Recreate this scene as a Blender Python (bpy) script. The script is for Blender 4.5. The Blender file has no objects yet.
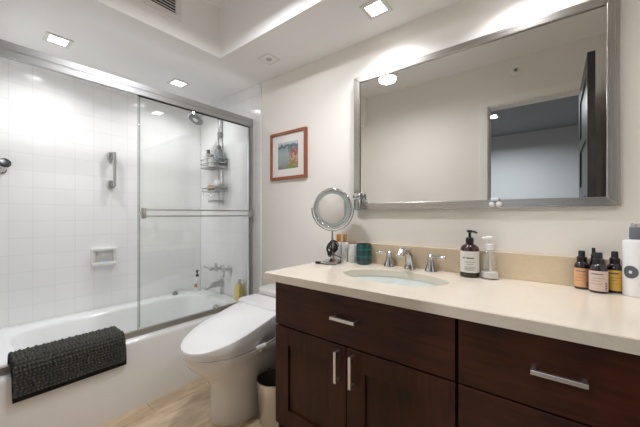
import bpy, bmesh, math, random
from math import sin, cos, pi, radians, sqrt, atan2
from mathutils import Vector, Matrix

random.seed(7)
scene = bpy.context.scene
COL = scene.collection

# ------------------------------------------------------------------ camera
cam_data = bpy.data.cameras.new('camera')
cam = bpy.data.objects.new('camera', cam_data)
COL.objects.link(cam)
F_PX = 297.0
cam_data.sensor_fit = 'HORIZONTAL'
cam_data.sensor_width = 36.0
cam_data.lens = F_PX / 640 * 36
cam_data.shift_y = 1.3 / 640
cam_data.clip_start = 0.005
cam.location = (0, 0, 1.10)
cam.rotation_euler = (pi / 2, 0, atan2(235, 297.0))
scene.camera = cam

# ------------------------------------------------------------------ world, exposure
world = bpy.data.worlds.new('world')
scene.world = world
world.use_nodes = True
world.node_tree.nodes['Background'].inputs[0].default_value = (0.75, 0.82, 0.9, 1)
world.node_tree.nodes['Background'].inputs[1].default_value = 0.3
scene.view_settings.view_transform = 'Standard'
scene.view_settings.look = 'None'
scene.view_settings.gamma = 1
scene.view_settings.use_curve_mapping = False
scene.view_settings.exposure = 0.14
try:
    scene.cycles.use_denoising = True
    scene.cycles.max_bounces = 16
    scene.cycles.diffuse_bounces = 8
    scene.cycles.glossy_bounces = 8
    scene.cycles.transparent_max_bounces = 16
    scene.cycles.sample_clamp_indirect = 6
    scene.cycles.caustics_reflective = False
    scene.cycles.caustics_refractive = False
except Exception:
    pass

# lamp powers (each lamp is built inside its fixture below)
P_TUB = 3.3          # two square downlights over the tub
P_VANITY = 3.0       # square downlights over the vanity
P_TRAY = 8.6       # round lamp hanging under the raised ceiling
P_HALL = 36.0         # lamp in the hallway
WARM = (0.98, 0.98, 1.0)
NEUTRAL = (0.97, 0.98, 1.0)
COOL = (0.92, 0.965, 1.0)

# ------------------------------------------------------------------ materials
def new_mat(name):
    m = bpy.data.materials.new(name)
    m.use_nodes = True
    nt = m.node_tree
    return m, nt, nt.nodes['Principled BSDF']

def S(c):
    """sRGB 0-255 to linear"""
    r = []
    for v in c:
        v = v / 255
        r.append(v / 12.92 if v <= 0.04045 else ((v + 0.055) / 1.055) ** 2.4)
    return (*r, 1)

def simple(name, col, rough=0.5, metal=0.0, spec=0.5, coat=0.0, var=0.0, scale=30, bump=0.0):
    m, nt, b = new_mat(name)
    b.inputs['Base Color'].default_value = col
    b.inputs['Roughness'].default_value = rough
    b.inputs['Metallic'].default_value = metal
    b.inputs['Specular IOR Level'].default_value = spec
    b.inputs['Coat Weight'].default_value = coat
    if var or bump:
        tc = nt.nodes.new('ShaderNodeTexCoord')
        n = nt.nodes.new('ShaderNodeTexNoise')
        n.inputs['Scale'].default_value = scale
        n.inputs['Detail'].default_value = 4
        nt.links.new(tc.outputs['Object'], n.inputs['Vector'])
        if var:
            mx = nt.nodes.new('ShaderNodeMix'); mx.data_type = 'RGBA'
            mx.inputs[6].default_value = tuple(max(0, c * (1 - var)) for c in col[:3]) + (1,)
            mx.inputs[7].default_value = tuple(min(1, c * (1 + var)) for c in col[:3]) + (1,)
            nt.links.new(n.outputs['Fac'], mx.inputs[0])
            nt.links.new(mx.outputs[2], b.inputs['Base Color'])
        if bump:
            bp = nt.nodes.new('ShaderNodeBump')
            bp.inputs['Strength'].default_value = bump
            bp.inputs['Distance'].default_value = 0.002
            nt.links.new(n.outputs['Fac'], bp.inputs['Height'])
            nt.links.new(bp.outputs['Normal'], b.inputs['Normal'])
    return m

def emit(name, col, strength):
    m, nt, b = new_mat(name)
    b.inputs['Base Color'].default_value = (0.8, 0.8, 0.8, 1)
    b.inputs['Emission Color'].default_value = (*col, 1)
    b.inputs['Emission Strength'].default_value = strength
    return m

def tile_mat(name, axis, size, x0, z0, col, grout, rough=0.12):
    m, nt, b = new_mat(name)
    g = nt.nodes.new('ShaderNodeNewGeometry')
    sp = nt.nodes.new('ShaderNodeSeparateXYZ')
    nt.links.new(g.outputs['Position'], sp.inputs[0])
    cb = nt.nodes.new('ShaderNodeCombineXYZ')
    ax = nt.nodes.new('ShaderNodeMath'); ax.operation = 'SUBTRACT'; ax.inputs[1].default_value = x0
    az = nt.nodes.new('ShaderNodeMath'); az.operation = 'SUBTRACT'; az.inputs[1].default_value = z0
    nt.links.new(sp.outputs[axis], ax.inputs[0])
    nt.links.new(sp.outputs['Z'], az.inputs[0])
    nt.links.new(ax.outputs[0], cb.inputs[0]); nt.links.new(az.outputs[0], cb.inputs[1])
    br = nt.nodes.new('ShaderNodeTexBrick')
    br.offset = 0.0; br.squash = 1.0
    br.inputs['Scale'].default_value = 1.0
    br.inputs['Brick Width'].default_value = size
    br.inputs['Row Height'].default_value = size
    br.inputs['Mortar Size'].default_value = 0.0016
    br.inputs['Mortar Smooth'].default_value = 0.6
    br.inputs['Color1'].default_value = col
    br.inputs['Color2'].default_value = tuple(c * 0.98 for c in col[:3]) + (1,)
    br.inputs['Mortar'].default_value = grout
    nt.links.new(cb.outputs[0], br.inputs['Vector'])
    nt.links.new(br.outputs['Color'], b.inputs['Base Color'])
    inv = nt.nodes.new('ShaderNodeMath'); inv.operation = 'SUBTRACT'; inv.inputs[0].default_value = 1
    nt.links.new(br.outputs['Fac'], inv.inputs[1])
    # faint unevenness of the glaze
    nz = nt.nodes.new('ShaderNodeTexNoise'); nz.inputs['Scale'].default_value = 9
    nt.links.new(g.outputs['Position'], nz.inputs['Vector'])
    ml = nt.nodes.new('ShaderNodeMath'); ml.operation = 'MULTIPLY_ADD'
    ml.inputs[1].default_value = 0.35
    nt.links.new(nz.outputs['Fac'], ml.inputs[0]); nt.links.new(inv.outputs[0], ml.inputs[2])
    bp = nt.nodes.new('ShaderNodeBump'); bp.inputs['Strength'].default_value = 0.35
    bp.inputs['Distance'].default_value = 0.0025
    nt.links.new(ml.outputs[0], bp.inputs['Height'])
    nt.links.new(bp.outputs['Normal'], b.inputs['Normal'])
    b.inputs['Roughness'].default_value = rough
    return m

def wood_mat(name, vertical):
    m, nt, b = new_mat(name)
    tc = nt.nodes.new('ShaderNodeNewGeometry')
    mp = nt.nodes.new('ShaderNodeMapping')
    mp.inputs['Scale'].default_value = (22, 22, 2.2) if vertical else (2.2, 22, 22)
    nt.links.new(tc.outputs['Position'], mp.inputs['Vector'])
    n = nt.nodes.new('ShaderNodeTexNoise')
    n.inputs['Scale'].default_value = 2.5; n.inputs['Detail'].default_value = 8
    n.inputs['Distortion'].default_value = 0.7
    nt.links.new(mp.outputs[0], n.inputs['Vector'])
    n2 = nt.nodes.new('ShaderNodeTexNoise'); n2.inputs['Scale'].default_value = 5
    nt.links.new(tc.outputs['Position'], n2.inputs['Vector'])
    ad = nt.nodes.new('ShaderNodeMath'); ad.operation = 'MULTIPLY_ADD'; ad.inputs[1].default_value = 0.5
    nt.links.new(n2.outputs['Fac'], ad.inputs[0])
    ml = nt.nodes.new('ShaderNodeMath'); ml.operation = 'MULTIPLY'; ml.inputs[1].default_value = 0.55
    nt.links.new(n.outputs['Fac'], ml.inputs[0]); nt.links.new(ml.outputs[0], ad.inputs[2])
    cr = nt.nodes.new('ShaderNodeValToRGB')
    cr.color_ramp.elements[0].position = 0.32; cr.color_ramp.elements[0].color = S((30, 14, 9))
    cr.color_ramp.elements[1].position = 0.70; cr.color_ramp.elements[1].color = S((76, 38, 23))
    nt.links.new(ad.outputs[0], cr.inputs[0])
    nt.links.new(cr.outputs[0], b.inputs['Base Color'])
    b.inputs['Roughness'].default_value = 0.38
    b.inputs['Specular IOR Level'].default_value = 0.3
    return m

def floor_mat():
    m, nt, b = new_mat('travertine_floor')
    g = nt.nodes.new('ShaderNodeNewGeometry')
    mp = nt.nodes.new('ShaderNodeMapping'); mp.inputs['Rotation'].default_value = (0, 0, pi / 2)
    mp.inputs['Location'].default_value = (0.12, -0.075, 0)
    nt.links.new(g.outputs['Position'], mp.inputs['Vector'])
    br = nt.nodes.new('ShaderNodeTexBrick')
    br.inputs['Scale'].default_value = 1
    br.inputs['Brick Width'].default_value = 0.61; br.inputs['Row Height'].default_value = 0.305
    br.inputs['Mortar Size'].default_value = 0.002; br.inputs['Mortar Smooth'].default_value = 0.3
    br.inputs['Color1'].default_value = S((224, 207, 182)); br.inputs['Color2'].default_value = S((214, 195, 168))
    br.inputs['Mortar'].default_value = S((178, 156, 128))
    nt.links.new(mp.outputs[0], br.inputs['Vector'])
    mp2 = nt.nodes.new('ShaderNodeMapping'); mp2.inputs['Scale'].default_value = (9, 2.2, 1)
    nt.links.new(g.outputs['Position'], mp2.inputs['Vector'])
    n = nt.nodes.new('ShaderNodeTexNoise'); n.inputs['Scale'].default_value = 2.2; n.inputs['Detail'].default_value = 7
    n.inputs['Distortion'].default_value = 1.0
    nt.links.new(mp2.outputs[0], n.inputs['Vector'])
    cr = nt.nodes.new('ShaderNodeValToRGB')
    cr.color_ramp.elements[0].position = 0.3; cr.color_ramp.elements[0].color = (0.72, 0.66, 0.58, 1)
    cr.color_ramp.elements[1].position = 0.7; cr.color_ramp.elements[1].color = (1.12, 1.1, 1.06, 1)
    nt.links.new(n.outputs['Fac'], cr.inputs[0])
    mx = nt.nodes.new('ShaderNodeMix'); mx.data_type = 'RGBA'; mx.blend_type = 'MULTIPLY'
    mx.inputs[0].default_value = 1
    nt.links.new(br.outputs['Color'], mx.inputs[6]); nt.links.new(cr.outputs[0], mx.inputs[7])
    nt.links.new(mx.outputs[2], b.inputs['Base Color'])
    b.inputs['Roughness'].default_value = 0.4
    return m

def stone_mat(name, col, dark, scale=160):
    m, nt, b = new_mat(name)
    g = nt.nodes.new('ShaderNodeNewGeometry')
    n = nt.nodes.new('ShaderNodeTexNoise'); n.inputs['Scale'].default_value = scale; n.inputs['Detail'].default_value = 5
    n2 = nt.nodes.new('ShaderNodeTexNoise'); n2.inputs['Scale'].default_value = 7; n2.inputs['Detail'].default_value = 6
    nt.links.new(g.outputs['Position'], n.inputs['Vector']); nt.links.new(g.outputs['Position'], n2.inputs['Vector'])
    ad = nt.nodes.new('ShaderNodeMath'); ad.operation = 'ADD'
    nt.links.new(n.outputs['Fac'], ad.inputs[0]); nt.links.new(n2.outputs['Fac'], ad.inputs[1])
    cr = nt.nodes.new('ShaderNodeValToRGB')
    cr.color_ramp.elements[0].position = 0.36; cr.color_ramp.elements[0].color = dark
    cr.color_ramp.elements[1].position = 0.58; cr.color_ramp.elements[1].color = col
    hf = nt.nodes.new('ShaderNodeMath'); hf.operation = 'MULTIPLY'; hf.inputs[1].default_value = 0.5
    nt.links.new(ad.outputs[0], hf.inputs[0]); nt.links.new(hf.outputs[0], cr.inputs[0])
    nt.links.new(cr.outputs[0], b.inputs['Base Color'])
    b.inputs['Roughness'].default_value = 0.16
    return m

def thin_glass(name, tint, ior=1.5, refl=1.0):
    m = bpy.data.materials.new(name); m.use_nodes = True
    nt = m.node_tree; nt.nodes.clear()
    o = nt.nodes.new('ShaderNodeOutputMaterial')
    mix = nt.nodes.new('ShaderNodeMixShader')
    t = nt.nodes.new('ShaderNodeBsdfTransparent'); t.inputs[0].default_value = tint
    gl = nt.nodes.new('ShaderNodeBsdfGlossy'); gl.inputs['Roughness'].default_value = 0.0
    gl.inputs[0].default_value = (refl, refl, refl, 1)
    fr = nt.nodes.new('ShaderNodeFresnel'); fr.inputs[0].default_value = ior
    nt.links.new(fr.outputs[0], mix.inputs[0]); nt.links.new(t.outputs[0], mix.inputs[1])
    nt.links.new(gl.outputs[0], mix.inputs[2]); nt.links.new(mix.outputs[0], o.inputs[0])
    return m

def brushed(name, col, rough, axis):
    m, nt, b = new_mat(name)
    b.inputs['Base Color'].default_value = col
    b.inputs['Metallic'].default_value = 1
    g = nt.nodes.new('ShaderNodeNewGeometry')
    mp = nt.nodes.new('ShaderNodeMapping')
    sc = [400, 400, 400]; sc['XYZ'.index(axis)] = 3
    mp.inputs['Scale'].default_value = sc
    nt.links.new(g.outputs['Position'], mp.inputs['Vector'])
    n = nt.nodes.new('ShaderNodeTexNoise'); n.inputs['Scale'].default_value = 1
    nt.links.new(mp.outputs[0], n.inputs['Vector'])
    mr = nt.nodes.new('ShaderNodeMapRange')
    mr.inputs['To Min'].default_value = rough * 0.8; mr.inputs['To Max'].default_value = rough * 1.25
    nt.links.new(n.outputs['Fac'], mr.inputs[0]); nt.links.new(mr.outputs[0], b.inputs['Roughness'])
    return m

def painting_mat():
    m, nt, b = new_mat('watercolour_landscape')
    tc = nt.nodes.new('ShaderNodeTexCoord')
    sp = nt.nodes.new('ShaderNodeSeparateXYZ'); nt.links.new(tc.outputs['Generated'], sp.inputs[0])
    n = nt.nodes.new('ShaderNodeTexNoise'); n.inputs['Scale'].default_value = 4; n.inputs['Detail'].default_value = 6
    nt.links.new(tc.outputs['Generated'], n.inputs['Vector'])
    def math(op, a, bb):
        k = nt.nodes.new('ShaderNodeMath'); k.operation = op
        for i, v in enumerate((a, bb)):
            if hasattr(v, 'links') or hasattr(v, 'is_linked'): nt.links.new(v, k.inputs[i])
            else: k.inputs[i].default_value = v
        return k.outputs[0]
    wob = math('MULTIPLY', math('SUBTRACT', n.outputs['Fac'], 0.5), 0.5)
    zz = math('ADD', sp.outputs['Z'], wob)
    cr = nt.nodes.new('ShaderNodeValToRGB'); e = cr.color_ramp.elements
    e[0].position = 0.0; e[0].color = S((120, 124, 118)); e[1].position = 1.0; e[1].color = S((196, 204, 208))
    for p, c in ((0.25, (150, 160, 160)), (0.6, (160, 172, 175)), (0.74, (150, 165, 172)), (0.80, (92, 106, 118)), (0.88, (110, 124, 134)), (0.93, (188, 198, 204))):
        k = e.new(p); k.color = S(c)
    nt.links.new(zz, cr.inputs[0])
    # shore: green foot and russet houses along the right side
    side = math('ADD', math('SUBTRACT', sp.outputs['X'], math('MULTIPLY', sp.outputs['Z'], 0.25)), wob)
    msk = nt.nodes.new('ShaderNodeMapRange'); msk.inputs['From Min'].default_value = 0.40; msk.inputs['From Max'].default_value = 0.55
    nt.links.new(side, msk.inputs[0])
    lim = nt.nodes.new('ShaderNodeMapRange'); lim.inputs['From Min'].default_value = 0.80; lim.inputs['From Max'].default_value = 0.66
    nt.links.new(sp.outputs['Z'], lim.inputs[0])
    mk = math('MULTIPLY', msk.outputs[0], lim.outputs[0])
    n2 = nt.nodes.new('ShaderNodeTexVoronoi'); n2.inputs['Scale'].default_value = 9
    nt.links.new(tc.outputs['Generated'], n2.inputs['Vector'])
    cr2 = nt.nodes.new('ShaderNodeValToRGB'); e = cr2.color_ramp.elements
    e[0].position = 0.0; e[0].color = S((96, 132, 70)); e[1].position = 1; e[1].color = S((120, 96, 80))
    for p, c in ((0.20, (128, 150, 84)), (0.30, (160, 112, 90)), (0.5, (205, 170, 150)), (0.62, (150, 100, 82))):
        k = e.new(p); k.color = S(c)
    sv = math('ADD', sp.outputs['Z'], math('MULTIPLY', math('SUBTRACT', n2.outputs['Distance'], 0.4), 0.5))
    nt.links.new(sv, cr2.inputs[0])
    mx = nt.nodes.new('ShaderNodeMix'); mx.data_type = 'RGBA'
    nt.links.new(mk, mx.inputs[0]); nt.links.new(cr.outputs[0], mx.inputs[6]); nt.links.new(cr2.outputs[0], mx.inputs[7])
    nt.links.new(mx.outputs[2], b.inputs['Base Color'])
    b.inputs['Roughness'].default_value = 0.6
    return m

M = {}
M['wall'] = simple('cream_wall_paint', S((239, 235, 229)), 0.7, bump=0.08, scale=180)
M['ceil'] = simple('white_ceiling_paint', S((243, 242, 241)), 0.8, bump=0.06, scale=180)
M['trim'] = simple('white_trim_paint', S((240, 238, 233)), 0.45)
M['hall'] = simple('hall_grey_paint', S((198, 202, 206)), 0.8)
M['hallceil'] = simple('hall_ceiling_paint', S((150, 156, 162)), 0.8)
M['hallfloor'] = simple('hall_floor', S((120, 100, 80)), 0.5, var=0.15)
TW, TG = S((240, 240, 240)), S((224, 223, 221))
M['tile_left'] = tile_mat('white_tile_long_wall', 'Y', 0.1115, 0.03, 0.39, TW, TG)
M['tile_back'] = tile_mat('white_tile_plumbing_wall', 'X', 0.1115, -1.833, 0.39, TW, TG)
M['floor'] = floor_mat()
M['tub'] = simple('white_enamel', S((238, 239, 239)), 0.12, coat=0.3)
M['porcelain'] = simple('white_porcelain', S((226, 224, 222)), 0.1, coat=0.3)
M['seatplastic'] = simple('white_seat_plastic', S((238, 238, 240)), 0.22)
M['greyplastic'] = simple('grey_plastic', S((120, 122, 124)), 0.4)
M['chrome'] = simple('chrome', (0.56, 0.56, 0.57, 1), 0.08, 1.0)
M['bright_satin'] = simple('bright_satin', (0.80, 0.79, 0.78, 1), 0.32, 1.0)
M['bright_chrome'] = simple('bright_chrome', (0.82, 0.82, 0.83, 1), 0.12, 1.0)
M['satin'] = simple('satin_nickel', (0.52, 0.51, 0.50, 1), 0.28, 1.0)
M['darkgap'] = simple('rubber_and_shade_black', (0.02, 0.02, 0.02, 1), 0.6)  # rubber black, also the painted shade inside the vent
M['steelx'] = brushed('brushed_steel_horizontal', (0.50, 0.475, 0.45, 1), 0.26, 'X')
M['steelz'] = brushed('brushed_steel_vertical', (0.50, 0.475, 0.45, 1), 0.26, 'Z')
M['alu'] = brushed('brushed_aluminium_rail', (0.42, 0.425, 0.43, 1), 0.42, 'Y')
M['alutrack'] = brushed('brushed_nickel_track', (0.50, 0.47, 0.43, 1), 0.3, 'Y')
M['glass'] = thin_glass('clear_shower_glass', (0.984, 0.989, 0.985, 1), 1.33)
M['glassedge'] = simple('glass_edge_green', S((110, 128, 122)), 0.15)
M['clear'] = thin_glass('clear_plastic', (0.98, 0.985, 0.985, 1), 1.18)
_nt = M['clear'].node_tree
_nt.links.remove(_nt.nodes['Mix Shader'].inputs[0].links[0]); _nt.nodes['Mix Shader'].inputs[0].default_value = 0.07
M['frosted'] = simple('translucent_white_plastic', S((214, 214, 212)), 0.3)
M['mirror'] = simple('mirror_silver', (0.90, 0.90, 0.88, 1), 0.0, 1.0)
M['wood_h'] = wood_mat('espresso_wood_horizontal', False)
M['wood_v'] = wood_mat('espresso_wood_vertical', True)
M['carcass'] = simple('espresso_carcass', S((26, 15, 12)), 0.6)
M['counter'] = stone_mat('quartz_lit_tone', S((226, 216, 201)), S((220, 209, 193)))  # light from above put into the colour; backsplash is the same stone
M['splash'] = stone_mat('quartz_shaded_tone', S((210, 192, 165)), S((202, 183, 155)))  # same stone as the counter, weaker light put into its colour
M['sink'] = simple('sink_porcelain', S((222, 228, 226)), 0.1, coat=0.3)
M['frame_wood'] = simple('cherry_frame_wood', S((150, 86, 56)), 0.4, var=0.15, scale=40)
M['matboard'] = simple('white_mat_board', S((232, 230, 226)), 0.8)
M['painting'] = painting_mat()
M['dark_door'] = simple('black_brown_door', S((38, 35, 33)), 0.35)
M['matpile'] = simple('charcoal_chenille', S((84, 84, 80)), 0.95, spec=0.1, var=0.25, scale=260)
M['matback'] = simple('black_mat_backing', S((40, 40, 40)), 0.9, spec=0.1)
M['vent'] = simple('white_vent_metal', S((228, 225, 221)), 0.5)
M['black'] = simple('black_plastic', S((20, 20, 22)), 0.3)
M['amber'] = simple('dark_amber_glass', S((42, 18, 14)), 0.08, coat=0.5)
M['amber2'] = simple('black_brown_glass', S((20, 16, 20)), 0.08, coat=0.5)
M['label_white'] = simple('white_paper_label', S((218, 216, 212)), 0.6)
M['label_orange'] = simple('orange_label', S((216, 160, 118)), 0.6, var=0.12, scale=60)
M['label_pink'] = simple('pale_pink_label', S((208, 186, 174)), 0.6, var=0.05, scale=60)
M['label_yellow'] = simple('yellow_label', S((212, 172, 76)), 0.6, var=0.15, scale=60)
M['print_grey'] = simple('grey_print', S((120, 118, 118)), 0.7)
M['print_dark'] = simple('dark_print', S((70, 66, 64)), 0.7)
M['print_blue'] = simple('blue_print', S((52, 62, 110)), 0.6)
M['print_logo'] = simple('logo_grey_print', S((86, 88, 94)), 0.6)
M['whiteplastic'] = simple('white_plastic', S((228, 228, 228)), 0.3)
M['greycap'] = simple('slate_grey_cap', S((98, 102, 110)), 0.4)
M['teal'] = simple('teal_glass', S((16, 62, 64)), 0.1, coat=0.4)
M['teal2'] = simple('teal_glass_band', S((40, 96, 92)), 0.12)
M['orangecap'] = simple('orange_cap', S((206, 138, 24)), 0.35)
M['browncap'] = simple('tan_brown_cap', S((172, 126, 74)), 0.35)
M['yellowliq'] = simple('yellow_bottle', S((240, 214, 116)), 0.25, var=0.2, scale=40)
M['loofah'] = simple('tan_sponge', S((178, 140, 104)), 0.9, bump=0.6, scale=120)
M['cord'] = simple('black_cord', S((22, 22, 24)), 0.4)
M['binsteel'] = simple('bin_steel', (0.74, 0.72, 0.68, 1), 0.36, 1.0)
M['binin'] = simple('bin_inner', S((112, 106, 98)), 0.4)

# ------------------------------------------------------------------ mesh helpers
OFF = {}

class B:
    def __init__(self): self.bm = bmesh.new()
    def box(self, x0, x1, y0, y1, z0, z1, bev=0.0, seg=2):
        t = bmesh.new()
        bmesh.ops.create_cube(t, size=1)
        for v in t.verts:
            v.co = Vector(((x0 + x1) / 2 + v.co.x * (x1 - x0), (y0 + y1) / 2 + v.co.y * (y1 - y0), (z0 + z1) / 2 + v.co.z * (z1 - z0)))
        if bev: bmesh.ops.bevel(t, geom=t.edges[:], offset=bev, segments=seg, profile=0.5, affect='EDGES')
        return self._merge(t)
    def _merge(self, t):
        me = bpy.data.meshes.new('tmp'); t.to_mesh(me); t.free()
        self.bm.from_mesh(me); bpy.data.meshes.remove(me)
        return self
    def loops(self, rings, cap0=True, cap1=True, closed=True):
        vs = [[self.bm.verts.new(p) for p in r] for r in rings]
        n = len(vs[0])
        for a, b in zip(vs, vs[1:]):
            for i in range(n if closed else n - 1):
                j = (i + 1) % n
                self.bm.faces.new((a[i], a[j], b[j], b[i]))
        if cap0: self.bm.faces.new(list(reversed(vs[0])))
        if cap1: self.bm.faces.new(vs[-1])
        return self
    def lathe(self, c, prof, n=28, axis='Z', cap0=True, cap1=True):
        c = Vector(c); rings = []
        for r, h in prof:
            ring = []
            for i in range(n):
                a = 2 * pi * i / n
                p = (r * cos(a), r * sin(a), h)
                if axis == 'Y': p = (p[0], p[2], p[1])
                elif axis == 'X': p = (p[2], p[0], p[1])
                ring.append(c + Vector(p))
            rings.append(ring)
        return self.loops(rings, cap0, cap1)
    def lathe_dir(self, c, d, prof, n=24):
        c = Vector(c); q = Vector(d).normalized().to_track_quat('Z', 'Y')
        rings = [[c + q @ Vector((r * cos(2 * pi * i / n), r * sin(2 * pi * i / n), h)) for i in range(n)] for r, h in prof]
        return self.loops(rings)
    def tube(self, pts, r, n=10, closed=False, caps=True):
        pts = [Vector(p) for p in pts]; m = len(pts)
        rr = r if isinstance(r, (list, tuple)) else [r] * m
        tang = []
        for i in range(m):
            if closed: t = pts[(i + 1) % m] - pts[i - 1]
            else: t = pts[min(i + 1, m - 1)] - pts[max(i - 1, 0)]
            tang.append(t.normalized())
        up = Vector((0, 0, 1)) if abs(tang[0].z) < 0.9 else Vector((1, 0, 0))
        nrm = (up - tang[0] * up.dot(tang[0])).normalized()
        rings = []
        for i in range(m):
            nrm = (nrm - tang[i] * nrm.dot(tang[i]))
            nrm = nrm.normalized() if nrm.length > 1e-6 else tang[i].orthogonal().normalized()
            bn = tang[i].cross(nrm)
            rings.append([pts[i] + (nrm * cos(2 * pi * k / n) + bn * sin(2 * pi * k / n)) * rr[i] for k in range(n)])
        if closed:
            vs = [[self.bm.verts.new(p) for p in ring] for ring in rings]
            # close with the offset that twists least
            off = min(range(n), key=lambda o: (vs[0][o].co - vs[-1][0].co).length)
            for i in range(m):
                a, b = vs[i], vs[(i + 1) % m]
                o = off if i == m - 1 else 0
                for k in range(n):
                    self.bm.faces.new((a[k], a[(k + 1) % n], b[(k + 1 + o) % n], b[(k + o) % n]))
            return self
        return self.loops(rings, caps, caps)
    def poly(self, pts, d):
        """a closed planar outline extruded by the vector d"""
        d = Vector(d); a = [Vector(p) for p in pts]
        return self.loops([a, [p + d for p in a]])
    def arc(self, c, r, a0, a1, z0, z1, t=0.0006, n=14):
        """a curved label: part of a cylinder wall with its own thickness"""
        cx, cy = c
        o = [(cx + (r + t) * cos(a0 + (a1 - a0) * i / n), cy + (r + t) * sin(a0 + (a1 - a0) * i / n)) for i in range(n + 1)]
        q = [(cx + r * cos(a0 + (a1 - a0) * i / n), cy + r * sin(a0 + (a1 - a0) * i / n)) for i in range(n, -1, -1)]
        ring = o + q
        return self.loops([[(x, y, z0) for x, y in ring], [(x, y, z1) for x, y in ring]])
    def build(self, name, mat, parent=None, smooth=True, bevel=0.0, subsurf=0):
        bm = self.bm
        off = OFF.get(parent.name, Vector((0, 0, 0))) if parent else Vector((0, 0, 0))
        for v in bm.verts: v.co -= off
        bmesh.ops.recalc_face_normals(bm, faces=bm.faces[:])
        me = bpy.data.meshes.new(name)
        if smooth:
            for f in bm.faces: f.smooth = True
            for e in bm.edges:
                if len(e.link_faces) == 2 and e.calc_face_angle(0) > radians(35): e.smooth = False
        bm.to_mesh(me); bm.free()
        me.materials.append(M[mat] if isinstance(mat, str) else mat)
        o = bpy.data.objects.new(name, me); COL.objects.link(o)
        if parent is not None:
            o.parent = parent; OFF[o.name] = off
        if bevel:
            b = o.modifiers.new('bevel', 'BEVEL'); b.width = bevel; b.segments = 2; b.limit_method = 'ANGLE'
        if subsurf:
            s = o.modifiers.new('subd', 'SUBSURF'); s.levels = subsurf; s.render_levels = subsurf
        return o

def box(*a, **k): return B().box(*a, **k)

def thing(name, label, cat, loc, group=None):
    o = bpy.data.objects.new(name, None); COL.objects.link(o)
    o.location = loc; o.empty_display_size = 0.05
    o['label'] = label; o['category'] = cat
    if group: o['group'] = group
    OFF[o.name] = Vector(loc)
    return o

def tag(o, label, cat, group=None):
    o['label'] = label; o['category'] = cat
    if group: o['group'] = group
    return o

def struct(o):
    o['kind'] = 'structure'
    return o

def rrect(cx, cy, hx, hy, r, z, n=12):
    r = min(r, hx, hy); pts = []
    for qx, qy, a0 in ((1, 1, 0), (-1, 1, pi / 2), (-1, -1, pi), (1, -1, 3 * pi / 2)):
        for i in range(n):
            a = a0 + (pi / 2) * i / (n - 1)
            pts.append((cx + qx * (hx - r) + r * cos(a), cy + qy * (hy - r) + r * sin(a), z))
    return pts

# ------------------------------------------------------------------ the setting
WY = 1.571      # face of the vanity wall
LX = -2.73      # tiled face of the long tub wall
RX = 0.30       # right wall
FY = -0.04      # face of the wall with the doorway
CZ = 2.149      # lowered ceiling
TZ = 2.48       # raised part of the ceiling
TX, TY = -1.758, 1.146   # inner corner of the raised part

struct(box(-2.95, 0.45, -0.16, 1.75, -0.06, 0).build('floor', 'floor', smooth=False))
struct(box(-2.95, 0.45, WY, 1.75, 0, 2.6).build('wall_back', 'wall', smooth=False))
struct(box(-2.95, LX - 0.01, -0.16, WY, 0, 2.6).build('wall_left', 'wall', smooth=False))
struct(box(RX, 0.45, FY, WY, 0, 2.6).build('wall_right', 'wall', smooth=False))
b = B()
DX0, DX1, DH = -0.492, 0.215, 2.10
b.box(-1.835, DX0, FY - 0.12, FY, 0, 2.6).box(DX1, 0.45, FY - 0.12, FY, 0, 2.6).box(DX0, DX1, FY - 0.12, FY, DH, 2.6)
struct(b.build('wall_front', 'wall', smooth=False))
struct(box(LX - 0.01, -1.835, -0.16, 0.115, 0, 2.149).build('wall_tub_end', 'wall', smooth=False))
b = B()   # lowered ceiling round the raised tray
b.box(LX - 0.01, TX, FY, WY, CZ, CZ + 0.40)
b.box(TX, RX, TY, WY, CZ, CZ + 0.40)
b.box(TX, RX, FY, TY, TZ, TZ + 0.069)
struct(b.build('ceiling', 'ceil', smooth=False))
# tiles: a centimetre proud of the plaster
struct(box(LX - 0.01, LX, 0.125, WY - 0.009, 0.36, CZ).build('wall_left_tile', 'tile_left', smooth=False))
struct(B().box(LX, -1.837, WY - 0.009, WY, 0.0, CZ).build('wall_back_tile', 'tile_back', smooth=False, bevel=0.004))
struct(box(LX, -1.835, 0.115, 0.124, 0.36, CZ).build('wall_tub_end_tile', 'tile_back', smooth=False))
# door casing
b = B()
cw = 0.062
for y0, y1 in ((FY, FY + 0.014), (FY - 0.134, FY - 0.12)):
    b.box(DX0 - cw, DX0 + 0.004, y0, y1, 0, DH + cw, 0.003)
    b.box(DX1 - 0.004, DX1 + cw, y0, y1, 0, DH + cw, 0.003)
    b.box(DX0, DX1, y0, y1, DH - 0.004, DH + cw, 0.003)
struct(b.build('trim_1', 'trim', smooth=False))
b = B()
b.box(DX0, DX0 + 0.012, FY - 0.12, FY, 0, DH).box(DX1 - 0.012, DX1, FY - 0.12, FY, 0, DH).box(DX0, DX1, FY - 0.12, FY, DH - 0.012, DH)
struct(b.build('trim_2', 'trim', smooth=False))
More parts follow.
